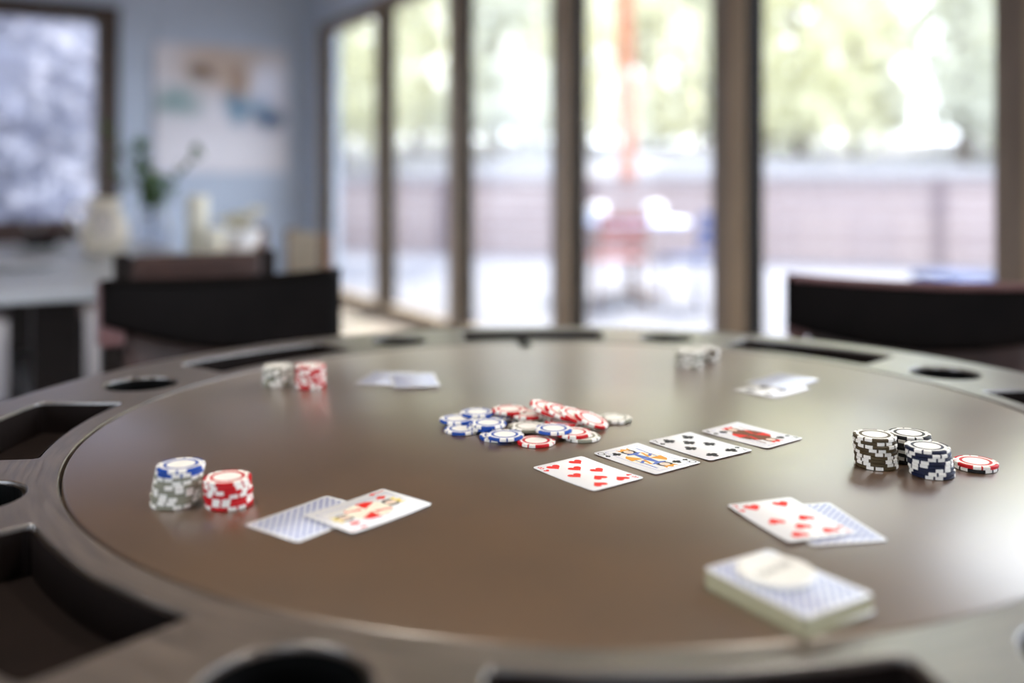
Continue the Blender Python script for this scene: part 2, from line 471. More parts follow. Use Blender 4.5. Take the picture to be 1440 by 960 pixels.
# unseen window openings added in the two walls behind the viewer to light the room
def pierced(name, holes, z0, z1, along_x, lo, hi, c0, c1):
    bm = new_bm()
    def bx(a, b, za, zb):
        if along_x: add_box(bm, a, b, c0, c1, za, zb)
        else: add_box(bm, c0, c1, a, b, za, zb)
    bx(lo, hi, 0, z0); bx(lo, hi, z1, H)
    e = lo
    for (a, b) in holes:
        bx(e, a, z0, z1); e = b
    bx(e, hi, z0, z1)
    struct(name, bm, M['wall'])
LH = [(7.4, 9.8)]
FH = [(-5.8, -3.4)]
pierced('wall_left', LH, 0.5, 2.5, True, 0, L, -Wd - 0.2, -Wd)
pierced('wall_front', FH, 0.1, 2.5, False, -Wd - 0.2, 0.2, L, L + 0.2)
def added_window(n, a, b, z0, z1, along_x, c):  # added window letting fill light in from behind the viewer
    w = bpy.data.objects.new('window_%d' % n, None); COL.objects.link(w); w.empty_display_size = 0.05
    w.matrix_world = RM.copy(); w['kind'] = 'structure'
    def bx(p, q, za, zb, name, d0, d1, m):
        bm = new_bm()
        if along_x: add_box(bm, p, q, c + d0, c + d1, za, zb)
        else: add_box(bm, c + d0, c + d1, p, q, za, zb)
        obj(name, bm, m, w)
    bx(a, a + 0.08, z0, z1, 'stile', -0.06, 0.06, M['frame']); bx(b - 0.08, b, z0, z1, 'stile', -0.06, 0.06, M['frame'])
    bx(a + 0.08, b - 0.08, z0, z0 + 0.08, 'bottom_rail', -0.06, 0.06, M['frame']); bx(a + 0.08, b - 0.08, z1 - 0.08, z1, 'top_rail', -0.06, 0.06, M['frame'])
    bx(a + 0.07, b - 0.07, z0 + 0.07, z1 - 0.07, 'pane', -0.004, 0.004, M['glass'])
for i, (a, b) in enumerate(LH): added_window(11 + i, a, b, 0.5, 2.5, True, -Wd - 0.1)
for i, (a, b) in enumerate(FH): added_window(13 + i, a, b, 0.1, 2.5, False, L + 0.1)
bm = new_bm(); add_box(bm, -0.9, L + 0.5, 0.2, 0.75, H - 0.02, H + 0.15); struct('added_eave', bm, M['added_sun_eave'])  # unseen overhang added to keep direct sun off the table
bm = new_bm(); add_box(bm, 0, 0.015, -BT0 + 0.002, -0.016, 0, 0.11); struct('baseboard_back', bm, M['white'])

SW = 0.108; FD = 0.10
for n in range(NW):
    a = W0 + PITCH * n; b = a + PITCH
    x0 = a + (0.0 if n == 0 else 0.112); x1 = b + 0.108
    w = bpy.data.objects.new('window_%d' % (n + 1), None); COL.objects.link(w); w.empty_display_size = 0.05
    w.matrix_world = RM @ Matrix.Translation((x0, 0, 0)); w['kind'] = 'structure'
    wd = x1 - x0
    yb = 0.105
    bm = new_bm(); add_box(bm, 0, SW, -0.012, yb, 0, HEAD, 0.004); obj('stile', bm, M['frame'], w)
    bm = new_bm(); add_box(bm, wd - SW, wd, 0.010, yb, 0, HEAD, 0.004); obj('stile', bm, M['frame2'], w)
    bm = new_bm(); add_box(bm, SW + 0.0005, SW + 0.014, 0.002, 0.083, 0.111, HEAD - 0.091, 0.002); obj('black_strip', bm, M['blackstrip'], w)  # black strip on the reveal beside each left stile
    bm = new_bm(); add_box(bm, SW, wd - SW, 0.0, yb, HEAD - 0.09, HEAD, 0.004); obj('top_rail', bm, M['frame2'], w)
    bm = new_bm(); add_box(bm, SW, wd - SW, 0.0, yb, 0.0, 0.11, 0.004); obj('bottom_rail', bm, M['frame'], w)
    bm = new_bm(); add_box(bm, SW - 0.01, wd - SW + 0.01, 0.084, 0.090, 0.10, HEAD - 0.08); obj('pane', bm, M['glass'], w)

w = bpy.data.objects.new('window_10', None); COL.objects.link(w); w.empty_display_size = 0.05
w.matrix_world = RM @ Matrix.Translation((0, -BT0, 0)); w['kind'] = 'structure'
FW = 0.185; wd = BT1 - BT0
bm = new_bm(); add_box(bm, -0.14, 0.025, -FW, 0, 0, BZ, 0.004); obj('jamb', bm, M['bframe'], w)
bm = new_bm(); add_box(bm, -0.14, 0.025, -wd, -wd + FW, 0, BZ, 0.004); obj('jamb', bm, M['bframe'], w)
bm = new_bm(); add_box(bm, -0.14, 0.025, -wd + FW, -FW, BZ - 0.14, BZ, 0.004); obj('head_rail', bm, M['bframe'], w)
bm = new_bm(); add_box(bm, -0.14, 0.025, -wd + FW, -FW, 0, 0.10, 0.004); obj('sill_rail', bm, M['bframe'], w)
bm = new_bm(); add_box(bm, -0.10, -0.094, -wd + FW - 0.01, -FW + 0.01, 0.09, BZ - 0.13); obj('pane', bm, M['glass'], w)

# ------------------------------------------------------------------ outdoors: ground, slope, fence
def flatbox(name, x0, x1, y0, y1, z0, z1, m):
    bm = new_bm(); add_box(bm, x0, x1, y0, y1, z0, z1)
    o = obj(name, bm, m); o['kind'] = 'structure'; return o
bm = new_bm(); add_box(bm, -45, 60, -25, 60, -0.40, -0.13)
o = obj('ground', bm, M['slope']); o['kind'] = 'structure'
bm = new_bm(); add_box(bm, -8, L + 2, 0.20, 15.0, -0.128, -0.05)
struct('patio', bm, M['patio'])
bm = new_bm()
# bank of pale ground climbing behind the fence
N = 28
rows = []
for j, (yy, zz) in enumerate(((17.6, 0.25), (20, 0.9), (24, 1.6), (30, 2.15), (38, 2.7), (50, 3.3), (62, 3.5))):
    rows.append([bm.verts.new((-50 + 110 * i / N, yy, zz + 0.18 * sin(i * 1.3 + j) * (j > 0))) for i in range(N + 1)])
low = [bm.verts.new((-50 + 110 * i / N, 17.6, -0.3)) for i in range(N + 1)]
for r0, r1 in zip([low] + rows, rows):
    for i in range(N): bm.faces.new((r0[i], r0[i + 1], r1[i + 1], r1[i]))
o = obj('bank', bm, M['slope']); o['kind'] = 'structure'

FR = thing('garden_fence', (-5.6, 16.6, -0.13), radians(-20.0), 'long pinkish wooden garden fence running behind the patio', 'fence')
SPAN = 2.4; NS = 9
board = None
for i in range(NS + 1):
    if i == 0:
        bm = new_bm(); add_box(bm, -0.07, 0.07, -0.07, 0.07, 0, 1.22, 0.006); po = obj('post', bm, M['fencecap'], FR)
    else:
        p2 = po.copy(); COL.objects.link(p2); p2.location = (SPAN * i, 0, 0)
bm = new_bm(); add_box(bm, -0.1, SPAN * NS + 0.1, -0.09, 0.09, 1.221, 1.27, 0.006); obj('cap_rail', bm, M['fencecap'], FR)
for i in range(NS):
    for j in range(6):
        if board is None:
            bm = new_bm(); add_box(bm, 0.072, SPAN - 0.072, -0.015, 0.015, 0, 0.178, 0.004); board = obj('board', bm, M['fence'], FR)
            board.location = (0, 0, 0.06)
        else:
            b2 = board.copy(); COL.objects.link(b2); b2.location = (SPAN * i, 0.004 * ((i + j) % 2), 0.06 + 0.191 * j)

# ------------------------------------------------------------------ trees
def crown_mesh(seed, nleaf, R, Hh, lm, ls):
    rnd = random.Random(seed)
    bm = new_bm()
    cl = [(rnd.gauss(0, R * 0.48), rnd.gauss(0, R * 0.48), Hh * (0.07 + 0.93 * rnd.random() ** 1.35)) for _ in range(240)]
    for k in range(nleaf):
        c = cl[k % len(cl)]
        p = Vector((c[0] + rnd.gauss(0, R * 0.15), c[1] + rnd.gauss(0, R * 0.15), c[2] + rnd.gauss(0, R * 0.14)))
        q = hypot(p.x, p.y)
        if q > R * 1.15: p.x *= R * 1.15 / q; p.y *= R * 1.15 / q
        a = Vector((rnd.gauss(0, 1), rnd.gauss(0, 1), rnd.gauss(0, 1))).normalized()
        b = a.cross(Vector((rnd.gauss(0, 1), rnd.gauss(0, 1), rnd.gauss(0, 1)))).normalized()
        s = ls * rnd.uniform(0.6, 1.4)
        bm.faces.new([bm.verts.new(p + a * s), bm.verts.new(p + b * s * 0.6), bm.verts.new(p - a * s), bm.verts.new(p - b * s * 0.6)])
    return mesh_of('crown', bm, lm, False)
def trunk_mesh(seed, Hh, r, m):
    rnd = random.Random(seed); bm = new_bm()
    pts = [(rnd.gauss(0, 0.06) * i, rnd.gauss(0, 0.06) * i, Hh * i / 6 - 0.3 * (i == 0)) for i in range(7)]
    add_tube(bm, pts, [r * (1 - 0.11 * i) for i in range(7)], 10)
    for k in range(6):
        p = Vector(pts[2 + k % 4]); an = rnd.random() * 6.28
        add_tube(bm, [p, p + Vector((cos(an) * 0.6, sin(an) * 0.6, 0.5)), p + Vector((cos(an) * 1.3, sin(an) * 1.3, 1.2))], [r * 0.4, r * 0.28, r * 0.1], 6)
    return mesh_of('trunk', bm, m)
CR = [crown_mesh(1, 7500, 1.7, 13.0, M['leaf_a'], 0.14), crown_mesh(2, 7500, 1.7, 14.0, M['leaf_b'], 0.14), crown_mesh(3, 7000, 1.6, 12.0, M['leaf_c'], 0.14)]
TR = [trunk_mesh(1, 12.0, 0.17, M['greybark']), trunk_mesh(2, 13.0, 0.2, M['greybark']), trunk_mesh(3, 11.0, 0.14, M['greybark'])]
CRL = [crown_mesh(11, 6500, 1.9, 7.5, M['leaf_d'], 0.15), crown_mesh(12, 7000, 2.1, 8.5, M['leaf_d'], 0.15), crown_mesh(13, 6000, 1.8, 7.0, M['leaf_d'], 0.14)]
KIND = ['yellow-green broadleaf tree', 'grey-green bushy tree', 'pale green slender tree']
def bank_z(y):
    P = ((17.6, 0.25), (20, 0.9), (24, 1.6), (30, 2.15), (38, 2.7), (50, 3.3), (62, 3.5))
    for (a, za), (b, zb) in zip(P, P[1:]):
        if a <= y <= b: return za + (zb - za) * (y - a) / (b - a)
    return 0.25
def place_tree(x, y, k, sc, where, rz):
    t = thing('garden_tree', (x, y, bank_z(y) - 0.15), rz, KIND[k] + ', ' + where, 'tree', 'trees on the bank beyond the fence')
    t.scale = (sc, sc, sc)
    obj('trunk', TR[k], None, t); obj('crown', CR[k], None, t)
rnd = random.Random(11)
placed = []
for row, (yy, n, x0, x1) in enumerate(((24.0, 7, -6.5, 22), (29.5, 8, -10.1, 27.0), (36.0, 8, -10.2, 32))):
    for i in range(n):
        x = x0 + (x1 - x0) * (i + 0.5 + rnd.uniform(-0.06, 0.06)) / n
        y = yy + rnd.uniform(-1.2, 1.2)
        k = (i + row) % 3
        while any(hypot(x - a, y - b) < 4.3 for a, b in placed): y += 0.5
        placed.append((x, y))
        px = 720 + 1324.6 * x / y
        if px < 400: continue
        zone = 'left window' if px < 170 else 'first tall pane from the left' if px < 535 else 'second tall pane' if px < 650 else 'third tall pane' if px < 800 else 'fourth tall pane' if px < 1040 else 'wide right-hand pane' if px < 1400 else 'panes beyond the right edge'
        place_tree(x, y, k, rnd.uniform(0.85, 1.15), '%s row, %s' % (('front', 'middle', 'rear')[row], zone), rnd.random() * 6.28)
# trees outside the left window
for i, (x, y, k) in enumerate(((-7.0, 12.0, 1), (-9.4, 17.2, 2), (-9.6, 21.8, 1), (-13.6, 18.6, 0))):
    t = thing('garden_tree', (x, y, (bank_z(y) if y > 17.6 else -0.13) - 0.1), i * 1.7, 'grey-lavender tree outside the left window, ' + ('nearest the glass', 'tallest of them', 'furthest right', 'furthest left')[i], 'tree', 'trees outside the left window')
    t.scale = (0.9,) * 3
    obj('trunk', TR[k], None, t); obj('crown', CRL[k], None, t)
# the red-barked trunk in the fourth pane
t = thing('pine_tree', (2.02, 16.6, -0.13), 0, 'tall pine with bare red-brown trunk standing just behind the fence', 'tree')
bm = new_bm(); add_tube(bm, [(0, 0, -0.2), (0.02, 0, 2), (-0.03, 0.05, 4.5), (0.02, 0, 8), (0, 0, 11)], [0.17, 0.14, 0.13, 0.11, 0.06], 12); obj('trunk', bm, M['bark'], t)
o = obj('crown', crown_mesh(9, 1500, 1.8, 4.0, M['leaf_b'], 0.16), None, t); o.location = (0, 0, 7.5)

# ------------------------------------------------------------------ patio furniture
def patio_chair(loc, rz, label, fm, sm):
    t = thing('patio_chair', loc, rz, label, 'chair')
    for sx in (-1, 1):
        bm = new_bm(); add_tube(bm, [(sx * 0.22, 0.22, 0), (sx * 0.21, 0.20, 0.44)], 0.014, 8); obj('leg', bm, fm, t)
        bm = new_bm(); add_tube(bm, [(sx * 0.22, -0.24, 0), (sx * 0.21, -0.20, 0.44), (sx * 0.21, -0.27, 0.86)], 0.014, 8); obj('leg', bm, fm, t)
    for k in range(6):
        bm = new_bm(); y = -0.2 + 0.073 * k; add_box(bm, -0.23, 0.23, y, y + 0.06, 0.441, 0.463, 0.003); obj('seat_slat', bm, sm, t)
    for k in range(3):
        bm = new_bm(); z = 0.56 + 0.1 * k; y = -0.215 - (z - .44) * .165; add_box(bm, -0.215, 0.215, y + 0.012, y + 0.028, z, z + 0.075, 0.003); obj('back_slat', bm, sm, t)
    return t
GZ = -0.05
t = thing('patio_table', (1.14, 8.95, GZ), 0.2, 'round patio table with pale blue top on an orange-brown post', 'table')
bm = new_bm(); add_lathe(bm, [(0, 0.70), (0.50, 0.70), (0.535, 0.705), (0.54, 0.715), (0.54, 0.735), (0.53, 0.745), (0, 0.745)], 48); obj('table_top', bm, M['patiotop'], t)
bm = new_bm(); add_lathe(bm, [(0, 0.03), (0.045, 0.03), (0.04, 0.35), (0.05, 0.69), (0, 0.70)], 20); obj('post', bm, M['warmwood'], t)
for k in range(4):
    bm = new_bm(); add_tube(bm, [(0.03 * cos(k * pi / 2), 0.03 * sin(k * pi / 2), 0.09), (0.34 * cos(k * pi / 2), 0.34 * sin(k * pi / 2), 0.022)], 0.022, 8); obj('foot', bm, M['warmwood'], t)
patio_chair((0.90, 8.12, GZ), radians(8), 'wooden patio chair with red-brown slats in front of the blue-topped table', M['warmwood'], M['patioseat'])
patio_chair((1.62, 8.25, GZ), radians(35), 'navy metal patio chair at the right of the blue-topped table', M['navymetal'], M['navymetal'])
for (x, y, lab) in ((0.80, 8.85, 'white round stand-in for a sun glint at the left end of the patio table'), (1.38, 9.08, 'white round stand-in for a sun glint at the right end of the patio table')):
    t = thing('glint_stand_in', (x, y, GZ + 0.745), 0, lab, 'glint')
    bm = new_bm(); add_lathe(bm, [(0, 0), (0.05, 0), (0.085, 0.05), (0.09, 0.1), (0.07, 0.15), (0.06, 0.16), (0.055, 0.15), (0.07, 0.1), (0.06, 0.03), (0, 0.02)], 24); obj('bowl', bm, M['white'], t)  # white pot shape stands in for a bright sun glint
t = thing('patio_stool', (3.05, 6.5, GZ), 0.4, 'low dark navy patio stool outside the wide right-hand pane', 'stool')
bm = new_bm(); add_box(bm, -0.2, 0.2, -0.2, 0.2, 0.42, 0.47, 0.012); obj('seat', bm, M['navymetal'], t)
for sx in (-1, 1):
    for sy in (-1, 1):
        bm = new_bm(); add_tube(bm, [(sx * 0.18, sy * 0.18, 0), (sx * 0.16, sy * 0.16, 0.42)], 0.016, 8); obj('leg', bm, M['navymetal'], t)

# ------------------------------------------------------------------ painting
t = thing('painting', (0, 0, 0), 0, 'large unframed abstract canvas in brown, white and deep blue on the wall', 'painting')
t.matrix_world = RM @ Matrix.Translation((0.001, -1.36, 1.14)) @ Matrix.Rotation(pi / 2, 4, 'Z')
bm = new_bm(); add_box(bm, 0, 1.18, -0.035, 0, 0, 1.14, 0.004); obj('canvas', bm, canvas_mat(), t)

# ------------------------------------------------------------------ ceiling lamps added out of view to brighten the room
M['lens'] = bpy.data.materials.new('added_lamp_lens'); M['lens'].use_nodes = True
_l = M['lens'].node_tree.nodes['Principled BSDF']
_l.inputs['Emission Color'].default_value = (1.0, 0.93, 0.85, 1); _l.inputs['Emission Strength'].default_value = 12
for i, (x, y, w) in enumerate(((-0.80, 0.85, 'over the left side of the poker table'), (0.95, 0.85, 'over the right side of the poker table'))):
    t = thing('added_downlight', (x, y, H), 0, 'added unseen ceiling lamp ' + w, 'lamp', 'added ceiling lamps')
    bm = new_bm(); add_lathe(bm, [(0.062, -0.001), (0.085, -0.001), (0.085, -0.008), (0.068, -0.011), (0.062, -0.001)], 32); obj('added_trim_ring', bm, M['white'], t)
    bm = new_bm(); add_lathe(bm, [(0, -0.003), (0.061, -0.003), (0.061, -0.001), (0, -0.001)], 32); obj('lens', bm, M['lens'], t)  # lens of the added lamp
    ld = bpy.data.lights.new('added_lamp_glow', 'SPOT'); ld.energy = FILL_W; ld.color = (1.0, 0.93, 0.85); ld.spot_size = radians(110); ld.spot_blend = 0.8; ld.shadow_soft_size = 0.06
    lo = bpy.data.objects.new('added_lamp_glow', ld); COL.objects.link(lo); lo.parent = t; lo.location = (0, 0, -0.02)

# ------------------------------------------------------------------ poker table
PX, PY, RF = 0.0744, 1.0905, 0.5375
PT = thing('poker_table', (PX, PY, 0), 0, 'round dark wood poker table with brown leather playing surface', 'table')
bm = new_bm(); add_lathe(bm, [(0, TZ - 0.03), (RF, TZ - 0.03), (RF, TZ - 0.0025), (RF - 0.0008, TZ - 0.0008), (RF - 0.0025, TZ), (0, TZ)], 192)
for f in bm.faces: f.smooth = abs(f.normal.z) < 0.9
obj('playing_surface', bm, M['felt'], PT)

def spline_pts(cu, pts):
    sp = cu.splines.new('POLY'); sp.points.add(len(pts) - 1)
    for p, q in zip(sp.points, pts): p.co = (q[0], q[1], 0, 1)
    sp.use_cyclic_u = True
def arc(r, a0, a1, n): return [(r * cos(a0 + (a1 - a0) * i / n), r * sin(a0 + (a1 - a0) * i / n)) for i in range(n + 1)]
RO = 0.718
TR0, TR1, TRW = 0.566, 0.672, radians(12.4)
TRC = [radians(93.4 + 45 * k) for k in range(8)]
CUPA = [radians(116.2 + 45 * k) for k in range(8)]
CUPR, CUPD = 0.0485, 0.614
def tray_outline(c, inset=0.0):
    r0, r1, w0, w1 = TR0 + inset, TR1 - inset, TRW - inset / TR0, TRW - 0.022 - inset / TR1
    rc = 0.006
    pts = arc(r0, c - w0 + rc / r0, c + w0 - rc / r0, 16)
    pts += [((r0 + rc * .3) * cos(c + w0 - rc * .25 / r0), (r0 + rc * .3) * sin(c + w0 - rc * .25 / r0)), ((r0 + rc) * cos(c + w0), (r0 + rc) * sin(c + w0))]
    pts += [((r1 - rc) * cos(c + w1), (r1 - rc) * sin(c + w1)), ((r1 - rc * .3) * cos(c + w1 - rc * .25 / r1), (r1 - rc * .3) * sin(c + w1 - rc * .25 / r1))]
    pts += arc(r1, c + w1 - rc / r1, c - w1 + rc / r1, 16)
    pts += [((r1 - rc * .3) * cos(c - w1 + rc * .25 / r1), (r1 - rc * .3) * sin(c - w1 + rc * .25 / r1)), ((r1 - rc) * cos(c - w1), (r1 - rc) * sin(c - w1))]
    pts += [((r0 + rc) * cos(c - w0), (r0 + rc) * sin(c - w0)), ((r0 + rc * .3) * cos(c - w0 + rc * .25 / r0), (r0 + rc * .3) * sin(c - w0 + rc * .25 / r0))]
    return pts
cu = bpy.data.curves.new('rim', 'CURVE'); cu.dimensions = '2D'; cu.fill_mode = 'BOTH'
spline_pts(cu, arc(RO, 0, 2 * pi, 192)[:-1]); spline_pts(cu, arc(RF + 0.0025, 0, 2 * pi, 192)[:-1])
for c in TRC: spline_pts(cu, tray_outline(c))
for a in CUPA: spline_pts(cu, [(CUPD * cos(a) + CUPR * cos(2 * pi * k / 40), CUPD * sin(a) + CUPR * sin(2 * pi * k / 40)) for k in range(40)])
cu.extrude = 0.0135; cu.bevel_depth = 0.0015; cu.bevel_resolution = 1; cu.offset = -0.0015
co = bpy.data.objects.new('rim', cu); COL.objects.link(co)
me = bpy.data.meshes.new_from_object(co.evaluated_get(bpy.context.evaluated_depsgraph_get()))
bpy.data.objects.remove(co); bpy.data.curves.remove(cu)
me.name = 'rim'; me.materials.clear(); me.materials.append(M['rim'])
o = obj('rim', me, None, PT); o.location = (0, 0, TZ - 0.0150 + 0.0005)
def bucket(outline, z0, z1, inner):
    """open box with floor: outer outline, inner outline (thin wall)"""
    bm = new_bm(); n = len(outline)
    a = [bm.verts.new((*p, z1)) for p in outline]; b = [bm.verts.new((*p, z0)) for p in outline]
    c = [bm.verts.new((*p, z1)) for p in inner]; d = [bm.verts.new((*p, z0 + 0.002)) for p in inner]
    for k in range(n):
        k2 = (k + 1) % n
        bm.faces.new((a[k], a[k2], b[k2], b[k])); bm.faces.new((c[k], d[k], d[k2], c[k2])); bm.faces.new((a[k], c[k], c[k2], a[k2]))
    bm.faces.new(b); bm.faces.new(d)
    return bm
tm = None
for c in TRC:
    if tm is None:
        tm = mesh_of('chip_tray', bucket(tray_outline(0, 0.0034), TZ - 0.040, TZ - 0.0025, tray_outline(0, 0.0044)), M['tray'])
    o = obj('chip_tray', tm, None, PT); o.rotation_euler = (0, 0, c)
cm = None
for a in CUPA:
    if cm is None:
        circ = lambda r: [(r * cos(2 * pi * k / 40), r * sin(2 * pi * k / 40)) for k in range(40)]
        cm = mesh_of('cup_holder', bucket(circ(CUPR - 0.0034), TZ - 0.07, TZ - 0.0025, circ(CUPR - 0.0044)), M['cup'])
    o = obj('cup_holder', cm, None, PT); o.location = (CUPD * cos(a), CUPD * sin(a), 0)
bm = new_bm(); add_lathe(bm, [(RO - 0.012, TZ - 0.031), (RO - 0.012, TZ - 0.11), (RO - 0.03, TZ - 0.112), (RO - 0.034, TZ - 0.09), (RO - 0.034, TZ - 0.031), (RO - 0.012, TZ - 0.031)], 128); obj('apron', bm, M['darkwood'], PT)
bm = new_bm(); add_lathe(bm, [(0, TZ - 0.031), (0.36, TZ - 0.031), (0.36, TZ - 0.06), (0.16, TZ - 0.09), (0.11, 0.45), (0.13, 0.2), (0.15, 0.09), (0, 0.09)], 40); obj('pedestal', bm, M['darkwood'], PT)
for k in range(4):
    bm = new_bm(); add_box(bm, 0.05, 0.48, -0.045, 0.045, 0.0, 0.085, 0.008, Matrix.Rotation(radians(48 + 90 * k), 4, 'Z')); obj('foot', bm, M['darkwood'], PT)
a = radians(95.9)
bm = new_bm(); add_box(bm, 0.492, 0.564, -0.010, 0.010, TZ + 0.0006, TZ + 0.0012, 0.0003, Matrix.Rotation(a, 4, 'Z')); o = obj('finger_notch', bm, M['cup'], PT)

# ------------------------------------------------------------------ chips
CT, CRD = 0.0033, 0.0200
def chip_meshes(col):
    angs, spot = [], []
    for q in range(4):
        for (a, b, n, s) in ((0, 20, 2, 1), (20, 25, 1, 0), (25, 45, 2, 1), (45, 90, 5, 0)):
            for i in range(n):
                angs.append(radians(90 * q + a + (b - a) * i / n)); spot.append(s)
    prof = [(0.0160, 0.0), (0.0194, 0.0), (CRD, 0.0005), (CRD, CT - 0.0005), (0.0194, CT), (0.0172, CT), (0.0169, CT - 0.00008)]
    bm = new_bm(); n = len(angs)
    rings = [[bm.verts.new((r * cos(a), r * sin(a), z)) for a in angs] for r, z in prof]
    for ri, (a, b) in enumerate(zip(rings, rings[1:])):
        for k in range(n):
            f = bm.faces.new((a[k], a[(k + 1) % n], b[(k + 1) % n], b[k])); f.material_index = spot[k] if ri < 5 else 1
    f = bm.faces.new(rings[0][::-1]); f.material_index = 1
    f = bm.faces.new(rings[-1]); f.material_index = 1
    body = mesh_of('poker_chip', bm, [M['chip_' + col], M['chipwhite']])
    bm = new_bm()
    # coloured ring print and a small emblem lozenge
    z = CT + 0.00001
    for (r0, r1, mi) in ((0.0118, 0.0146, 0),):
        A = [bm.verts.new((r0 * cos(2 * pi * k / 40), r0 * sin(2 * pi * k / 40), z)) for k in range(40)]
        B = [bm.verts.new((r1 * cos(2 * pi * k / 40), r1 * sin(2 * pi * k / 40), z)) for k in range(40)]
        for k in range(40):
            f = bm.faces.new((A[k], A[(k + 1) % 40], B[(k + 1) % 40], B[k])); f.material_index = mi
    inl = mesh_of('printed_ring', bm, [M['chip_' + col]], False)
    return body, inl
CHM = {k: chip_meshes(k) for k in CHIPC}
CNAME = {'blue': 'blue', 'red': 'red', 'grey': 'grey', 'navy': 'dark blue', 'olive': 'olive-brown', 'black': 'black'}
crnd = random.Random(5)
def chip(col, x, y, z, label, group, rot=None, tilt=None):
    o = obj('poker_chip', CHM[col][0], None)
    tag(o, label, 'poker chip', group)
    o.location = (x, y, TZ + z)
    rz = crnd.random() * 6.28 if rot is None else rot
    if tilt:
        ang, axis = tilt
        o.rotation_euler = (Matrix.Rotation(ang, 3, Vector(axis)) @ Matrix.Rotation(rz, 3, 'Z')).to_euler()
    else:
        o.rotation_euler = (0, 0, rz)
    obj('printed_ring', CHM[col][1], None, o)
    return o
ORD = ['bottom', 'second from bottom', 'third from bottom', 'fourth from bottom', 'fifth from bottom', 'sixth from bottom', 'seventh from bottom', 'eighth from bottom', 'ninth from bottom', 'tenth from bottom']
def stack(cols, x, y, where, group, lean=(0, 0), jit=0.0007):
    n = len(cols)
    for i, c in enumerate(cols):
        pos = 'top' if i == n - 1 else ORD[i]
        chip(c, x + lean[0] * i + crnd.uniform(-jit, jit), y + lean[1] * i + crnd.uniform(-jit, jit), i * (CT + 0.00005) + 0.0003,
             '%s poker chip, %s in %s' % (CNAME[c], pos, where), group)
stack(['grey'] * 8 + ['blue'] * 2, -0.289, 0.806, 'the blue-topped stack at left', 'chips in the blue-topped left stack', (0.0006, 0.0))
stack(['red'] * 7, -0.242, 0.803, 'the short red stack at left', 'chips in the left red stack')
stack(['grey'] * 8, -0.319, 1.280, 'the far left grey stack', 'chips in the far left grey stack')
stack(['red'] * 9, -0.2705, 1.266, 'the far left red stack', 'chips in the far left red stack')
stack(['grey'] * 7, 0.266, 1.415, 'the front stack near the far rim', 'chips in the front far stack')
stack(['olive'] * 6, 0.300, 1.455, 'the back stack near the far rim', 'chips in the back far stack')
stack(['olive'] * 9, 0.354, 0.914, 'the tall olive stack at right', 'chips in the tall right stack', (-0.0003, 0))
stack(['black'] * 8, 0.393, 0.932, 'the black stack behind the dark blue one', 'chips in the rear right stack')
stack(['navy'] * 8, 0.395, 0.886, 'the dark blue stack at right', 'chips in the dark blue right stack', (-0.0006, 0))
stack(['black', 'red'], 0.446, 0.906, 'the pair beside the dark blue stack', 'two chips at far right')
G = 'loose pile of chips in the middle of the table'
def pc(col, x, y, lay, where): chip(col, x, y, lay * (CT + 0.00005) + 0.0003, '%s poker chip %s' % (CNAME[col], where), G)
pc('red', 0.0254, 0.9915, 0, 'lying flat at the front of the central pile')
pc('grey', 0.0748, 1.011, 0, 'on the leather at the right front of the pile')
pc('blue', -0.015, 1.012, 0, 'underneath the front blue chip of the pile')
pc('blue', -0.055, 1.040, 0, 'on the leather at the left edge of the pile')
pc('blue', -0.030, 1.078, 0, 'on the leather at the left rear of the pile')
pc('grey', 0.0155, 1.050, 0, 'buried at the centre bottom of the pile')
pc('red', 0.056, 1.050, 0, 'buried under the slanting red chips of the pile')
pc('grey', 0.072, 1.0905, 0, 'on the leather at the right rear of the pile')
pc('red', 0.011, 1.0955, 0, 'on the leather at the rear centre of the pile')
chip('grey', 0.1183, 1.089, 0.0003, 'single grey poker chip lying apart, right of the central pile', G)
chip('blue', -0.0077, 1.003, CT + 0.0004, 'blue poker chip with white centre at the front of the pile', G, rot=radians(-105))
pc('blue', -0.030, 1.0420, 1, 'second from the table at the left of the pile')
pc('blue', -0.0625, 1.071, 1, 'jutting out leftmost on the central pile')
pc('grey', 0.018, 1.0375, 1, 'just behind the front red chip of the pile')
pc('red', 0.0655, 1.0132, 1, 'on the grey chip at the right front of the pile')
pc('red', 0.057, 1.0605, 1, 'inside the pile below the slanting chips')
pc('grey', 0.020, 1.0815, 1, 'inside the pile under its flat red chip')
pc('blue', -0.0215, 1.0860, 1, 'inside the pile at its left rear')
pc('blue', -0.026, 1.0395, 2, 'topmost of the overlapping blue chips at the pile left')
pc('blue', -0.0400, 1.0885, 2, 'topmost at the left rear of the pile')
pc('blue', 0.0448, 1.0153, 2, 'resting on red and grey chips, pile centre front')
pc('red', 0.018, 1.0813, 2, 'lying flat near the top of the pile')
pc('red', -0.003, 1.0885, 3, 'highest flat one, at the crest of the pile')
TL = radians(20); dr = Vector((0.93, -0.35, 0)).normalized(); ax = (-dr.y, dr.x, 0)
for i, w in enumerate(('lowest and nearest', 'second', 'third', 'highest')):
    p = Vector((0.0885, 1.0585, 0.0072)) + Vector((-0.0165, 0.0062, 0.0026)) * i
    chip('red', p.x, p.y, p.z, 'slanting red poker chip, %s of four sliding off the pile' % w, G, tilt=(TL, ax))

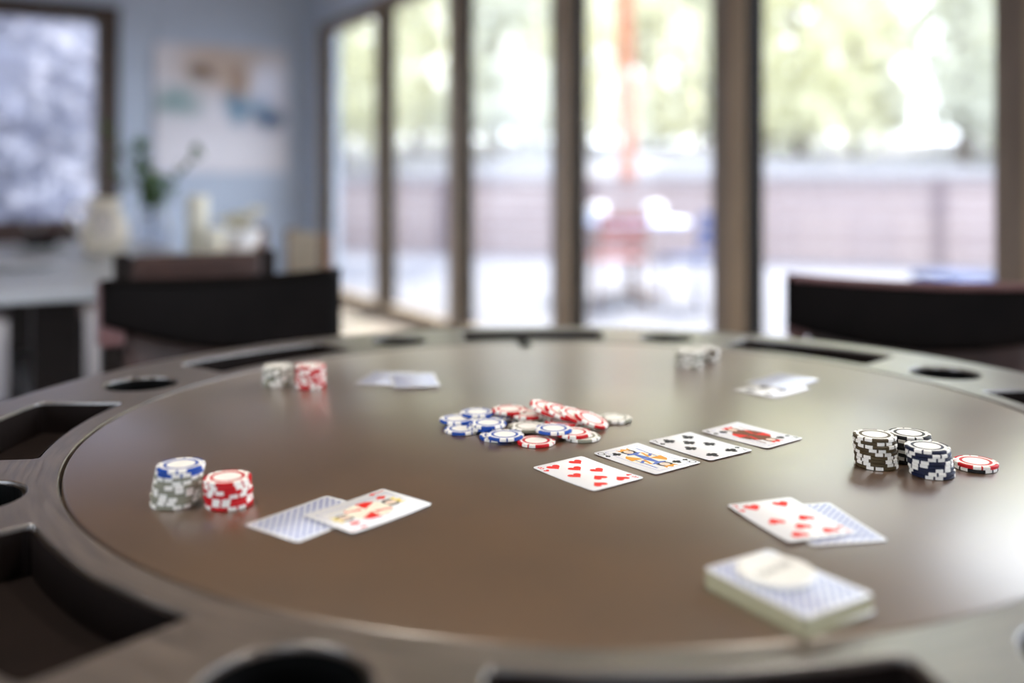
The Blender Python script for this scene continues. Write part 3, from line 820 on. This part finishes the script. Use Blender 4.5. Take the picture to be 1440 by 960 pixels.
# ------------------------------------------------------------------ playing cards
CL, CW, CTH = 0.088, 0.063, 0.00032
def card_z(u, v, bend): return bend * (u / 0.044) ** 2
def card_mesh(bend, top):
    rc = 0.0035
    us = [-0.044 + rc * (1 - cos(a)) for a in (0, .35, .7, 1.1, pi / 2)] + [-0.044 + rc + (CL - 2 * rc) * i / 8 for i in range(1, 8)] + [0.044 - rc * (1 - cos(a)) for a in (pi / 2, 1.1, .7, .35, 0)]
    def hw(u):
        d = 0.044 - abs(u)
        return CW / 2 if d >= rc else CW / 2 - rc + sqrt(max(0, rc * rc - (rc - d) ** 2))
    bm = new_bm(); T, B = [], []
    for u in us:
        w = hw(u); z = card_z(u, 0, bend)
        T.append([bm.verts.new((u, s * w, z + CTH)) for s in (-1, 1)]); B.append([bm.verts.new((u, s * w, z)) for s in (-1, 1)])
    for i in range(len(us) - 1):
        f = bm.faces.new((T[i][0], T[i + 1][0], T[i + 1][1], T[i][1])); f.material_index = 0; f.smooth = True
        f = bm.faces.new((B[i][0], B[i][1], B[i + 1][1], B[i + 1][0])); f.material_index = 1; f.smooth = True
        for s in (0, 1):
            f = bm.faces.new((T[i][s], B[i][s], B[i + 1][s], T[i + 1][s])); f.material_index = 2
    for i in (0, -1):
        f = bm.faces.new((T[i][0], T[i][1], B[i][1], B[i][0])); f.material_index = 2
    face, back = M['card'], M['cardback']
    return mesh_of('playing_card', bm, [face, back, M['card']] if top == 'face' else [back, face, M['card']])
# print shapes: built standing with "up" = -u (towards the card's head), right = +v
def heart(n=28):
    P = []
    for i in range(n):
        t = 2 * pi * i / n
        P.append((16 * sin(t) ** 3 / 32, (13 * cos(t) - 5 * cos(2 * t) - 2 * cos(3 * t) - cos(4 * t)) / 32 + 0.08))
    return [P]
def diamond(): return [[(0, .55), (.40, 0), (0, -.55), (-.40, 0)]]
def circ2(cx, cy, r, n=14): return [(cx + r * cos(2 * pi * i / n), cy + r * sin(2 * pi * i / n)) for i in range(n)]
def club(): return [circ2(0, .24, .23), circ2(-.25, -.10, .23), circ2(.25, -.10, .23), [(-.08, .15), (-.16, -.5), (.16, -.5), (.08, .15)]]
def spade():
    P = [(x * 0.95, -y + 0.05) for x, y in heart()[0]]
    return [P, [(-.04, -.1), (-.17, -.52), (.17, -.52), (.04, -.1)]]
SUIT = {'heart': (heart, 'red'), 'diamond': (diamond, 'red'), 'club': (club, 'black'), 'spade': (spade, 'black')}
class Print:
    def __init__(s, bend): s.bm = new_bm(); s.mats = []; s.bend = bend
    def mi(s, m):
        if m not in s.mats: s.mats.append(m)
        return s.mats.index(m)
    def poly(s, pts, m, lift=0, flip=False):
        vs = []
        for (x, y) in pts:
            u, v = -y, x
            if flip: u, v = -u, -v
            vs.append(s.bm.verts.new((u, v, card_z(u, v, s.bend) + CTH + 0.00003 + lift * 0.00002)))
        try:
            f = s.bm.faces.new(vs)
        except ValueError: return
        f.normal_update()
        if f.normal.z < 0: f.normal_flip()
        f.material_index = s.mi(m)
    def pip(s, suit, x, y, size, flip_self=False, flip=False):
        fn, m = SUIT[suit]
        for P in fn():
            s.poly([(x + px * size * (-1 if flip_self else 1), y + py * size * (-1 if flip_self else 1)) for px, py in P], m, 0, flip)
    def text(s, st, x, y, size, m, flip):
        vs, fs = text_polys(st, size)
        for f in fs: s.poly([(x + vs[i].x, y + vs[i].y) for i in f], m, 0, flip)
    def done(s, name, parent): return obj(name, s.bm, [M[k] for k in s.mats], parent, False)
def index_mark(p, rank, suit, fl):
    p.text(rank, -0.0265, 0.0365, 0.0105, SUIT[suit][1], fl)
    p.pip(suit, -0.0265, 0.0275, 0.0062, False, fl)
def number_pips(p, rank, suit):
    x = 0.0140; s = 0.0145
    rows = {'8': [(-x, .031), (x, .031), (-x, 0), (x, 0), (-x, -.031), (x, -.031), (0, .0158), (0, -.0158)],
            '7': [(-x, .031), (x, .031), (-x, 0), (x, 0), (-x, -.031), (x, -.031), (0, .0158)],
            '6': [(-x, .031), (x, .031), (-x, 0), (x, 0), (-x, -.031), (x, -.031)]}[rank]
    for (a, b) in rows: p.pip(suit, a, b, s, b < -0.001)
def court(p, suit, pal):
    """a plain double-ended court figure: robe, collar, face, hair and hat, in this card's own colours"""
    robe, robe2, trim, hair, hat = pal
    for fl in (False, True):
        q = lambda pts, m, l=0: p.poly([(a * 0.001, b * 0.001) for a, b in pts], m, l, fl)
        q([(-19, 1), (-17, 12), (-9, 19), (9, 19), (17, 10), (19, -1)], robe)
        q([(-19, 1), (-17, 12), (-12, 16.5), (-4, 0.4)], robe2, 1)
        q([(4, 2), (9, 18), (13, 14.5), (18, 4)], robe2, 1)
        q([(-4, 0.2), (-2, 17), (2, 17), (5, 0.2)], trim, 2)
        q([(8, 6), (15, 11), (16.5, 8), (9, 3)], trim, 2)
        q([(-9, 18), (-4, 21.5), (5, 21.5), (10, 18), (4, 15), (-3, 15)], trim, 3)
        q([(-6.5, 19.5), (-8, 27), (-6, 31.5), (6, 31.5), (8, 26), (7, 19.5)], hair, 4)
        q([(a * 1, b) for a, b in [(5 * cos(t * .5236), 25.2 + 5.6 * sin(t * .5236)) for t in range(12)]], 'skin', 5)
        q([(-2.6, 26), (-1.2, 26.6), (-1.2, 25.8)], 'black', 6); q([(1.2, 26.6), (2.6, 26), (1.2, 25.8)], 'black', 6)
        q([(-1.5, 22.6), (1.5, 22.6), (0, 22)], 'red', 6)
        q([(-7, 30), (-8, 36), (-4, 33), (0, 37), (4, 33), (8, 36), (7, 30)], hat, 6)
        q([(13, -2), (14.2, -2), (16.4, 30), (15, 31)], trim, 3)
        p.pip(suit, -0.0150, 0.0272, 0.0105, False, fl)
        # border line
        q([(-21, 0), (-21, 38), (-20.6, 38), (-20.6, 0)], 'blue'); q([(20.6, 0), (20.6, 38), (21, 38), (21, 0)], 'blue'); q([(-21, 37.6), (-21, 38), (21, 38), (21, 37.6)], 'blue')
def card(x, y, ang, label, top='face', rank=None, suit=None, z=0.0, bend=0.0008, pal=None, group=None, tilt=None):
    o = obj('playing_card', card_mesh(bend, top), None)
    tag(o, label, 'playing card', group)
    o.location = (x, y, TZ + 0.0004 + z)
    if tilt: o.rotation_euler = (Matrix.Rotation(tilt[0], 3, Vector((tilt[1], tilt[2], 0))) @ Matrix.Rotation(radians(ang), 3, 'Z')).to_euler()
    else: o.rotation_euler = (0, 0, radians(ang))
    if rank:
        for fl in (False, True):
            p = Print(bend); index_mark(p, rank, suit, fl); p.done('index_mark', o)
        p = Print(bend)
        if pal: court(p, suit, pal)
        else: number_pips(p, rank, suit)
        p.done('court_figure' if pal else 'pips', o)
    return o
GC = 'community cards in a row on the table'
card(0.0710, 0.8876, -52.8, 'eight of hearts, nearest of four cards in a row', 'face', '8', 'heart', group=GC)
card(0.1334, 0.9356, -52.9, 'black queen with orange and yellow robe, second card in the row', 'face', 'Q', 'club', pal=('paleyellow', 'ochre', 'blue', 'black', 'ochre'), group=GC)
card(0.1951, 0.9794, -54.5, 'seven of clubs, third card in the row', 'face', '7', 'club', group=GC)
card(0.2600, 1.0226, -51.5, 'black king in dark red-brown robe, farthest card in the row', 'face', 'K', 'spade', pal=('brown', 'red', 'brown', 'brown', 'red'), group=GC)
card(0.2486, 0.7564, -79.4, 'face-down card half under the seven of hearts', 'back', bend=0.0004)
card(0.2249, 0.7629, 180 - 71.5, 'seven of hearts overlapping a face-down card at right', 'face', '7', 'heart', z=0.0010, bend=0.0009)
card(-0.1626, 0.7687, 54.0, 'blue and white face-down card under the jack at left', 'back', bend=0.0004)
card(-0.1195, 0.7833, -130.1, 'jack of diamonds on a blue-backed card beside the left chips', 'face', 'J', 'diamond', z=0.0010, bend=0.0009, pal=('paleyellow', 'red', 'paleyellow', 'black', 'yellow'))
card(-0.177, 1.322, 80, 'left card of the pale face-down pair near the far left chips', 'back', bend=0.0004)
card(-0.135, 1.303, 101, 'right card of the pale face-down pair near the far left chips', 'back', z=0.0010, bend=0.0006)
card(0.346, 1.252, 42, 'face-up black six partly covered, far right pair', 'face', '6', 'spade', bend=0.0004)
card(0.373, 1.298, 44, 'face-down card lying over the black six, far right pair', 'back', z=0.0010, bend=0.0006)

# ------------------------------------------------------------------ deck and dealer button
DK = thing('deck_of_cards', (0.1795, 0.6175, TZ + 0.0004), atan2(0.85, -0.53), 'thick deck of cards, patterned back up, under a white button', 'deck of cards')
rnd = random.Random(3)
NLAY = 13; DH = 0.0118
bm = new_bm()
for k in range(NLAY):
    z0 = DH * k / NLAY; ox, oy = rnd.uniform(-1, 1) * 0.00035, rnd.uniform(-1, 1) * 0.00035
    hx, hy, r = 0.0440, 0.0315, 0.0035
    pts = []
    for (cx, cy, a0) in ((hx - r, hy - r, 0), (-hx + r, hy - r, pi / 2), (-hx + r, -hy + r, pi), (hx - r, -hy + r, 3 * pi / 2)):
        pts += [(cx + r * cos(a0 + i * pi / 8) + ox, cy + r * sin(a0 + i * pi / 8) + oy) for i in range(5)]
    a = [bm.verts.new((*p, z0 + 0.00004)) for p in pts]; b = [bm.verts.new((*p, z0 + DH / NLAY)) for p in pts]
    for i in range(len(pts)): bm.faces.new((a[i], a[(i + 1) % len(pts)], b[(i + 1) % len(pts)], b[i]))
    bm.faces.new(a[::-1]); bm.faces.new(b)
obj('card_block', bm, M['cardedge'], DK)
o = obj('top_card', card_mesh(0.0003, 'back'), None, DK); o.location = (0, 0, DH + 0.00005)
o['label'] = 'blue patterned card back on top of the deck'
o = obj('loose_card', card_mesh(0.0, 'back'), None, DK); o.location = (-0.0006, -0.0020, DH * 0.22); o.rotation_euler = (0, 0, radians(-3.2)); o.hide_render = False
DB = thing('dealer_button', (0.1745, 0.6240, TZ + 0.0004 + DH + 0.0008), radians(38), 'round ivory dealer button lying on top of the deck', 'button')
bm = new_bm(); add_lathe(bm, [(0, 0), (0.0235, 0), (0.0255, 0.0012), (0.0260, 0.0030), (0.0252, 0.0048), (0.0235, 0.0055), (0.0215, 0.0050), (0, 0.0050)], 64)
obj('disc', bm, M['button'], DB)
vs, fs = text_polys('DEALER', 0.0098)
bm = new_bm(); V = [bm.verts.new((v.x, v.y, 0.00505)) for v in vs]
for f in fs: bm.faces.new([V[i] for i in f])
obj('lettering', bm, M['buttontext'], DB, False)

# ------------------------------------------------------------------ leather sling chairs at the poker table
def sheet(fn, nu, nv, th):
    """thin curved sheet: fn(u,v) -> point, both sides plus edges"""
    bm = new_bm()
    A = [[Vector(fn(i / nu, j / nv)) for j in range(nv + 1)] for i in range(nu + 1)]
    def nrm(i, j):
        a = A[min(i + 1, nu)][j] - A[max(i - 1, 0)][j]; b = A[i][min(j + 1, nv)] - A[i][max(j - 1, 0)]
        n = a.cross(b); n.normalize(); return n
    F = [[bm.verts.new(A[i][j] + nrm(i, j) * th / 2) for j in range(nv + 1)] for i in range(nu + 1)]
    B = [[bm.verts.new(A[i][j] - nrm(i, j) * th / 2) for j in range(nv + 1)] for i in range(nu + 1)]
    for i in range(nu):
        for j in range(nv):
            f = bm.faces.new((F[i][j], F[i + 1][j], F[i + 1][j + 1], F[i][j + 1])); f.smooth = True
            f = bm.faces.new((B[i][j], B[i][j + 1], B[i + 1][j + 1], B[i + 1][j])); f.smooth = True
    for i in range(nu):
        bm.faces.new((F[i][0], B[i][0], B[i + 1][0], F[i + 1][0])); bm.faces.new((F[i][nv], F[i + 1][nv], B[i + 1][nv], B[i][nv]))
    for j in range(nv):
        bm.faces.new((F[0][j], F[0][j + 1], B[0][j + 1], B[0][j])); bm.faces.new((F[nu][j], B[nu][j], B[nu][j + 1], F[nu][j + 1]))
    return bm
def sling_chair(loc, rz, label, wood, skew, base, W=0.52):
    t = thing('sling_chair', loc, rz, label, 'chair', 'leather chairs drawn up to the poker table')
    h = W / 2
    for s in (-1, 1):
        bm = new_bm(); add_box(bm, s * (h - 0.022) - 0.016, s * (h - 0.022) + 0.016, -0.020, 0.020, 0, 0.815, 0.004); obj('leg', bm, wood, t)
        bm = new_bm(); add_box(bm, s * (h - 0.022) - 0.016, s * (h - 0.022) + 0.016, 0.44, 0.475, 0, 0.44, 0.004); obj('leg', bm, wood, t)
        bm = new_bm(); add_box(bm, s * (h - 0.022) - 0.012, s * (h - 0.022) + 0.012, 0.021, 0.439, 0.40, 0.44, 0.004); obj('side_rail', bm, wood, t)
        bm = new_bm(); add_box(bm, s * (h - 0.022) - 0.010, s * (h - 0.022) + 0.010, 0.021, 0.439, 0.15, 0.18, 0.004); obj('stretcher', bm, wood, t)
    # upper back sling in front of the posts, hanging in a shallow curve
    def back(u, v):
        x = -h + W * u; c = sin(pi * u)
        zt = 0.832 - 0.010 * c
        zb = base + skew * u - 0.038 * c
        return (x, 0.031 - 0.018 * c + 0.012 * v * c, zt + (zb - zt) * v)
    o = obj('back_sling', sheet(back, 22, 8, 0.006), M['leather'], t)
    bm = new_bm(); add_tube(bm, [(-h, 0.031, 0.832)] + [(-h + W * i / 10, 0.031 - 0.018 * sin(pi * i / 10), 0.832 - 0.010 * sin(pi * i / 10)) for i in range(1, 10)] + [(h, 0.031, 0.832)], 0.0085, 8); obj('top_hem', bm, M['leather'] if skew else M['sleeve'], t)  # right chair's hem gets the paler leather for the light along it
    def lower(u, v):
        x = -h + 0.045 + (W - 0.09) * u; c = sin(pi * u)
        return (x, 0.008 - 0.035 * c + 0.05 * v * v, 0.735 - 0.285 * v)
    obj('lower_back', sheet(lower, 16, 10, 0.005), M['leather2'], t)
    def seat(u, v):
        c = sin(pi * u)
        return (-h + 0.040 + (W - 0.08) * u, 0.06 + 0.40 * v, 0.452 - 0.025 * c)
    obj('seat', sheet(seat, 14, 10, 0.006), M['leather'], t)
    for s in (-1, 1):
        # stitched sleeve where the sling wraps the post, lit tone put in its colour
        bm = new_bm(); add_box(bm, s * (h - 0.022) - 0.024, s * (h - 0.022) + 0.024, -0.026, 0.026, 0.700, 0.832, 0.006); obj('post_sleeve', bm, M['sleeve'], t)
    return t
sling_chair((-0.633, 2.080, 0), radians(-146), 'dark leather sling chair with two posts behind the far left chips', M['darkwood'], 0.075, 0.672)
sling_chair((0.850, 1.985, 0), radians(157.4), 'dark leather sling chair at the right, cut by the frame edge', M['warmwood'], 0.0, 0.725)

# ------------------------------------------------------------------ dining corner
def dining_chair(loc, rz, label, um, fm, W=0.44):
    t = thing('dining_chair', loc, rz, label, 'chair', 'chairs around the dining table')
    h = W / 2
    for s in (-1, 1):
        bm = new_bm(); add_box(bm, s * (h - 0.02) - 0.018, s * (h - 0.02) + 0.018, -0.02, 0.02, 0, 0.86, 0.004); obj('leg', bm, fm, t)
        bm = new_bm(); add_box(bm, s * (h - 0.02) - 0.018, s * (h - 0.02) + 0.018, 0.40, 0.436, 0, 0.42, 0.004); obj('leg', bm, fm, t)
        bm = new_bm(); add_box(bm, s * (h - 0.02) - 0.01, s * (h - 0.02) + 0.01, 0.021, 0.399, 0.15, 0.18, 0.003); obj('stretcher', bm, fm, t)
    bm = new_bm(); add_box(bm, -h, h, 0.022, 0.45, 0.421, 0.48, 0.018); obj('seat', bm, um, t)
    bm = new_bm(); add_box(bm, -h + 0.039, h - 0.039, -0.022, 0.022, 0.56, 0.855, 0.014); obj('backrest', bm, um, t)
    return t
def at(s, t, z=0.0): return tuple(rw(s, t, z))
dining_chair(at(6.2, 2.28), radians(30.2), 'dark leather dining chair directly behind the left sling chair', M['leather2'], M['darkwood'], 0.40)
dining_chair(at(5.31, 1.70), radians(120.2), 'cream dining chair with brown posts, right of the flowers, nearest the windows', M['creamcloth'], M['warmwood'])
dining_chair(at(4.55, 1.72), radians(120.2), 'cream dining chair with brown posts just behind the cream flowers', M['creamcloth'], M['warmwood'])
dining_chair(at(3.45, 2.52), radians(210.2), 'dark dining chair at the far end of the pale dining table', M['leather2'], M['darkwood'])
DT = thing('dining_table', at(4.82, 2.57), TH, 'pale topped dining table on dark legs at the far left', 'table')
bm = new_bm(); add_box(bm, -1.12, 1.12, -0.56, 0.56, 0.722, 0.755, 0.005); obj('table_top', bm, M['tabletop_pale'], DT)
for sx in (-1, 1):
    bm = new_bm(); add_box(bm, sx * 0.86 - 0.05, sx * 0.86 + 0.05, -0.06, 0.06, 0.06, 0.721, 0.006); obj('trestle_post', bm, M['darkwood'], DT)
    bm = new_bm(); add_box(bm, sx * 0.86 - 0.05, sx * 0.86 + 0.05, -0.42, 0.42, 0.0, 0.059, 0.006); obj('foot', bm, M['darkwood'], DT)
bm = new_bm(); add_box(bm, -0.809, 0.809, -0.03, 0.03, 0.20, 0.29, 0.006); obj('stretcher', bm, M['darkwood'], DT)
DZ = 0.7555
def onp(px, Y): return ((px - 720) / 1324.6 * Y, Y, DZ)
# vase with branches
vx, vy = -1.405, 3.68
V = thing('vase', (vx, vy, DZ), 0, 'clear glass vase of green branches on the dining table', 'vase')
bm = new_bm(); add_lathe(bm, [(0, 0), (0.045, 0), (0.062, 0.02), (0.072, 0.08), (0.055, 0.15), (0.038, 0.185), (0.044, 0.205), (0.040, 0.205), (0.034, 0.185), (0.050, 0.15), (0.066, 0.08), (0.056, 0.025), (0, 0.012)], 32); obj('glass_body', bm, M['vaseglass'], V)
def branch(pts, seed, dens, ls):
    rnd = random.Random(seed)
    bm = new_bm(); add_tube(bm, pts, [0.005] * (len(pts) - 1) + [0.002], 6)
    b = obj('branch', bm, M['stemgreen'], V)
    bm = new_bm()
    P = [Vector(p) for p in pts]
    for i in range(1, len(P) - 1):
        for k in range(dens):
            t = rnd.random(); p = P[i].lerp(P[i + 1], t) + Vector((rnd.gauss(0, .012), rnd.gauss(0, .012), rnd.gauss(0, .012)))
            d = Vector((rnd.gauss(0, 1), rnd.gauss(0, 1), rnd.gauss(0.3, 0.7))).normalized(); s = d.cross(Vector((0.3, 0.2, 1))).normalized()
            l = ls * rnd.uniform(.7, 1.3); n = d.cross(s) * l * .12
            a, c1, e, c2 = p, p + d * l * .5 + s * l * .22 + n, p + d * l, p + d * l * .5 - s * l * .22 + n
            bm.faces.new([bm.verts.new(q) for q in (a, c1, e)]); bm.faces.new([bm.verts.new(q) for q in (a, e, c2)])
    f = obj('foliage', bm, M['leafgreen'], b); f['kind'] = 'stuff'
branch([(0, 0, 0.05), (0.0, 0, 0.20), (-0.01, 0, 0.27), (-0.045, 0.01, 0.36), (-0.06, 0.01, 0.42)], 1, 20, 0.05)
branch([(0, 0, 0.05), (0.005, 0, 0.20), (0.06, 0, 0.26), (0.13, 0.02, 0.36), (0.185, 0.02, 0.43)], 2, 10, 0.05)
branch([(0, 0, 0.05), (-0.005, 0, 0.20), (-0.03, 0.02, 0.25), (-0.12, 0.03, 0.28), (-0.19, 0.03, 0.36)], 3, 7, 0.045)
branch([(0, 0, 0.05), (0.0, 0, 0.20), (0.01, 0.02, 0.24), (-0.02, 0.03, 0.28), (-0.03, 0.05, 0.31)], 4, 26, 0.05)
branch([(0, 0, 0.05), (-0.005, 0, 0.20), (-0.06, 0.02, 0.30), (-0.15, 0.03, 0.42), (-0.20, 0.03, 0.50)], 5, 5, 0.045)
# cream pitcher left of the vase
p = thing('pitcher', (-1.62, 3.74, DZ), 0.3, 'rounded cream pitcher left of the glass vase', 'pitcher')
bm = new_bm(); add_lathe(bm, [(0, 0), (0.06, 0), (0.085, 0.03), (0.092, 0.09), (0.075, 0.15), (0.055, 0.19), (0.062, 0.225), (0.056, 0.225), (0.049, 0.19), (0.068, 0.15), (0.085, 0.09), (0.07, 0.03), (0, 0.015)], 32); obj('body', bm, M['cream'], p)
bm = new_bm(); add_tube(bm, [(-0.055, 0, 0.20), (-0.11, 0, 0.19), (-0.125, 0, 0.13), (-0.085, 0, 0.075)], 0.009, 8); obj('handle', bm, M['cream'], p)
# candles and cream flowers right of the vase
def candle(x, y, r, h, lab):
    c = thing('pillar_candle', (x, y, DZ), 0, lab, 'candle', 'candles on the dining table')
    bm = new_bm(); add_lathe(bm, [(0, 0), (r, 0), (r, h - 0.004), (r - 0.004, h), (r * 0.5, h - 0.006), (0, h - 0.008)], 24); obj('wax', bm, M['wax'], c)
    bm = new_bm(); add_tube(bm, [(0, 0, h - 0.009), (0.002, 0, h + 0.010)], 0.0012, 6); obj('wick', bm, M['black'], c)
candle(-1.235, 3.70, 0.042, 0.235, 'tall ivory pillar candle right of the glass vase')
candle(-1.14, 3.60, 0.040, 0.11, 'short ivory candle in front of the cream flowers')
fb = thing('flower_bowl', (-1.10, 3.76, DZ), 0, 'white bowl filled with cream flowers, right of the candles', 'flowers')
bm = new_bm(); add_lathe(bm, [(0, 0), (0.05, 0), (0.085, 0.05), (0.095, 0.09), (0.088, 0.09), (0.075, 0.05), (0, 0.015)], 28); obj('bowl', bm, M['white'], fb)
rnd = random.Random(21)
for (fx, fy, fz) in ((-0.045, 0, 0.12), (0.04, -0.02, 0.125), (0.0, 0.04, 0.135), (0.075, 0.02, 0.155), (0.0, -0.045, 0.105)):
    bm = new_bm()
    for ring, (np_, rr, el) in enumerate(((7, 0.045, 0.45), (6, 0.034, 0.85), (4, 0.02, 1.25))):
        for k in range(np_):
            a = 2 * pi * k / np_ + ring * .5
            d = Vector((cos(a) * cos(el), sin(a) * cos(el), sin(el))); s = Vector((-sin(a), cos(a), 0))
            c0 = Vector((fx, fy, fz))
            pts = [c0, c0 + d * rr * .6 + s * rr * .42, c0 + d * rr * 1.05 + s * rr * .18 + Vector((0, 0, .006)), c0 + d * rr * 1.05 - s * rr * .18 + Vector((0, 0, .006)), c0 + d * rr * .6 - s * rr * .42]
            bm.faces.new([bm.verts.new(q) for q in pts])
    add_tube(bm, [(fx * .4, fy * .4, 0.03), (fx, fy, fz)], 0.003, 6)
    obj('flower', bm, M['petal'], fb, False)
# place settings on the left half of the table
def plate(x, y, lab):
    p = thing('plate', (x, y, DZ), 0, lab, 'plate', 'plates on the dining table')
    bm = new_bm(); add_lathe(bm, [(0, 0), (0.08, 0), (0.13, 0.014), (0.135, 0.018), (0.13, 0.019), (0.08, 0.006), (0, 0.006)], 40); obj('dish', bm, M['clay'], p)
plate(-1.62, 3.12, 'pale round plate at the near left of the dining table')
plate(-1.98, 3.95, 'pale round plate at the far left of the dining table')
nb = thing('bowl', (-1.93, 3.88, DZ + 0.0065), 0, 'small black bowl on the far left plate', 'bowl')
nb.location = (-1.98, 3.95, DZ + 0.007)
bm = new_bm(); add_lathe(bm, [(0, 0), (0.04, 0), (0.075, 0.03), (0.085, 0.055), (0.08, 0.055), (0.068, 0.03), (0, 0.008)], 28); obj('dish', bm, M['cup'], nb)
def wineglass(x, y, lab):
    g = thing('wine_glass', (x, y, DZ), 0, lab, 'glass', 'glasses on the dining table')
    bm = new_bm(); add_lathe(bm, [(0, 0), (0.034, 0.001), (0.006, 0.006), (0.0045, 0.08), (0.02, 0.095), (0.036, 0.125), (0.037, 0.15), (0.031, 0.185), (0.0295, 0.185), (0.0355, 0.15), (0.0345, 0.126), (0.018, 0.098), (0, 0.092)], 24); obj('goblet', bm, M['vaseglass'], g)
wineglass(-1.80, 3.55, 'stemmed glass between the two pale plates')
wineglass(-1.50, 3.45, 'stemmed glass in front of the cream pitcher')
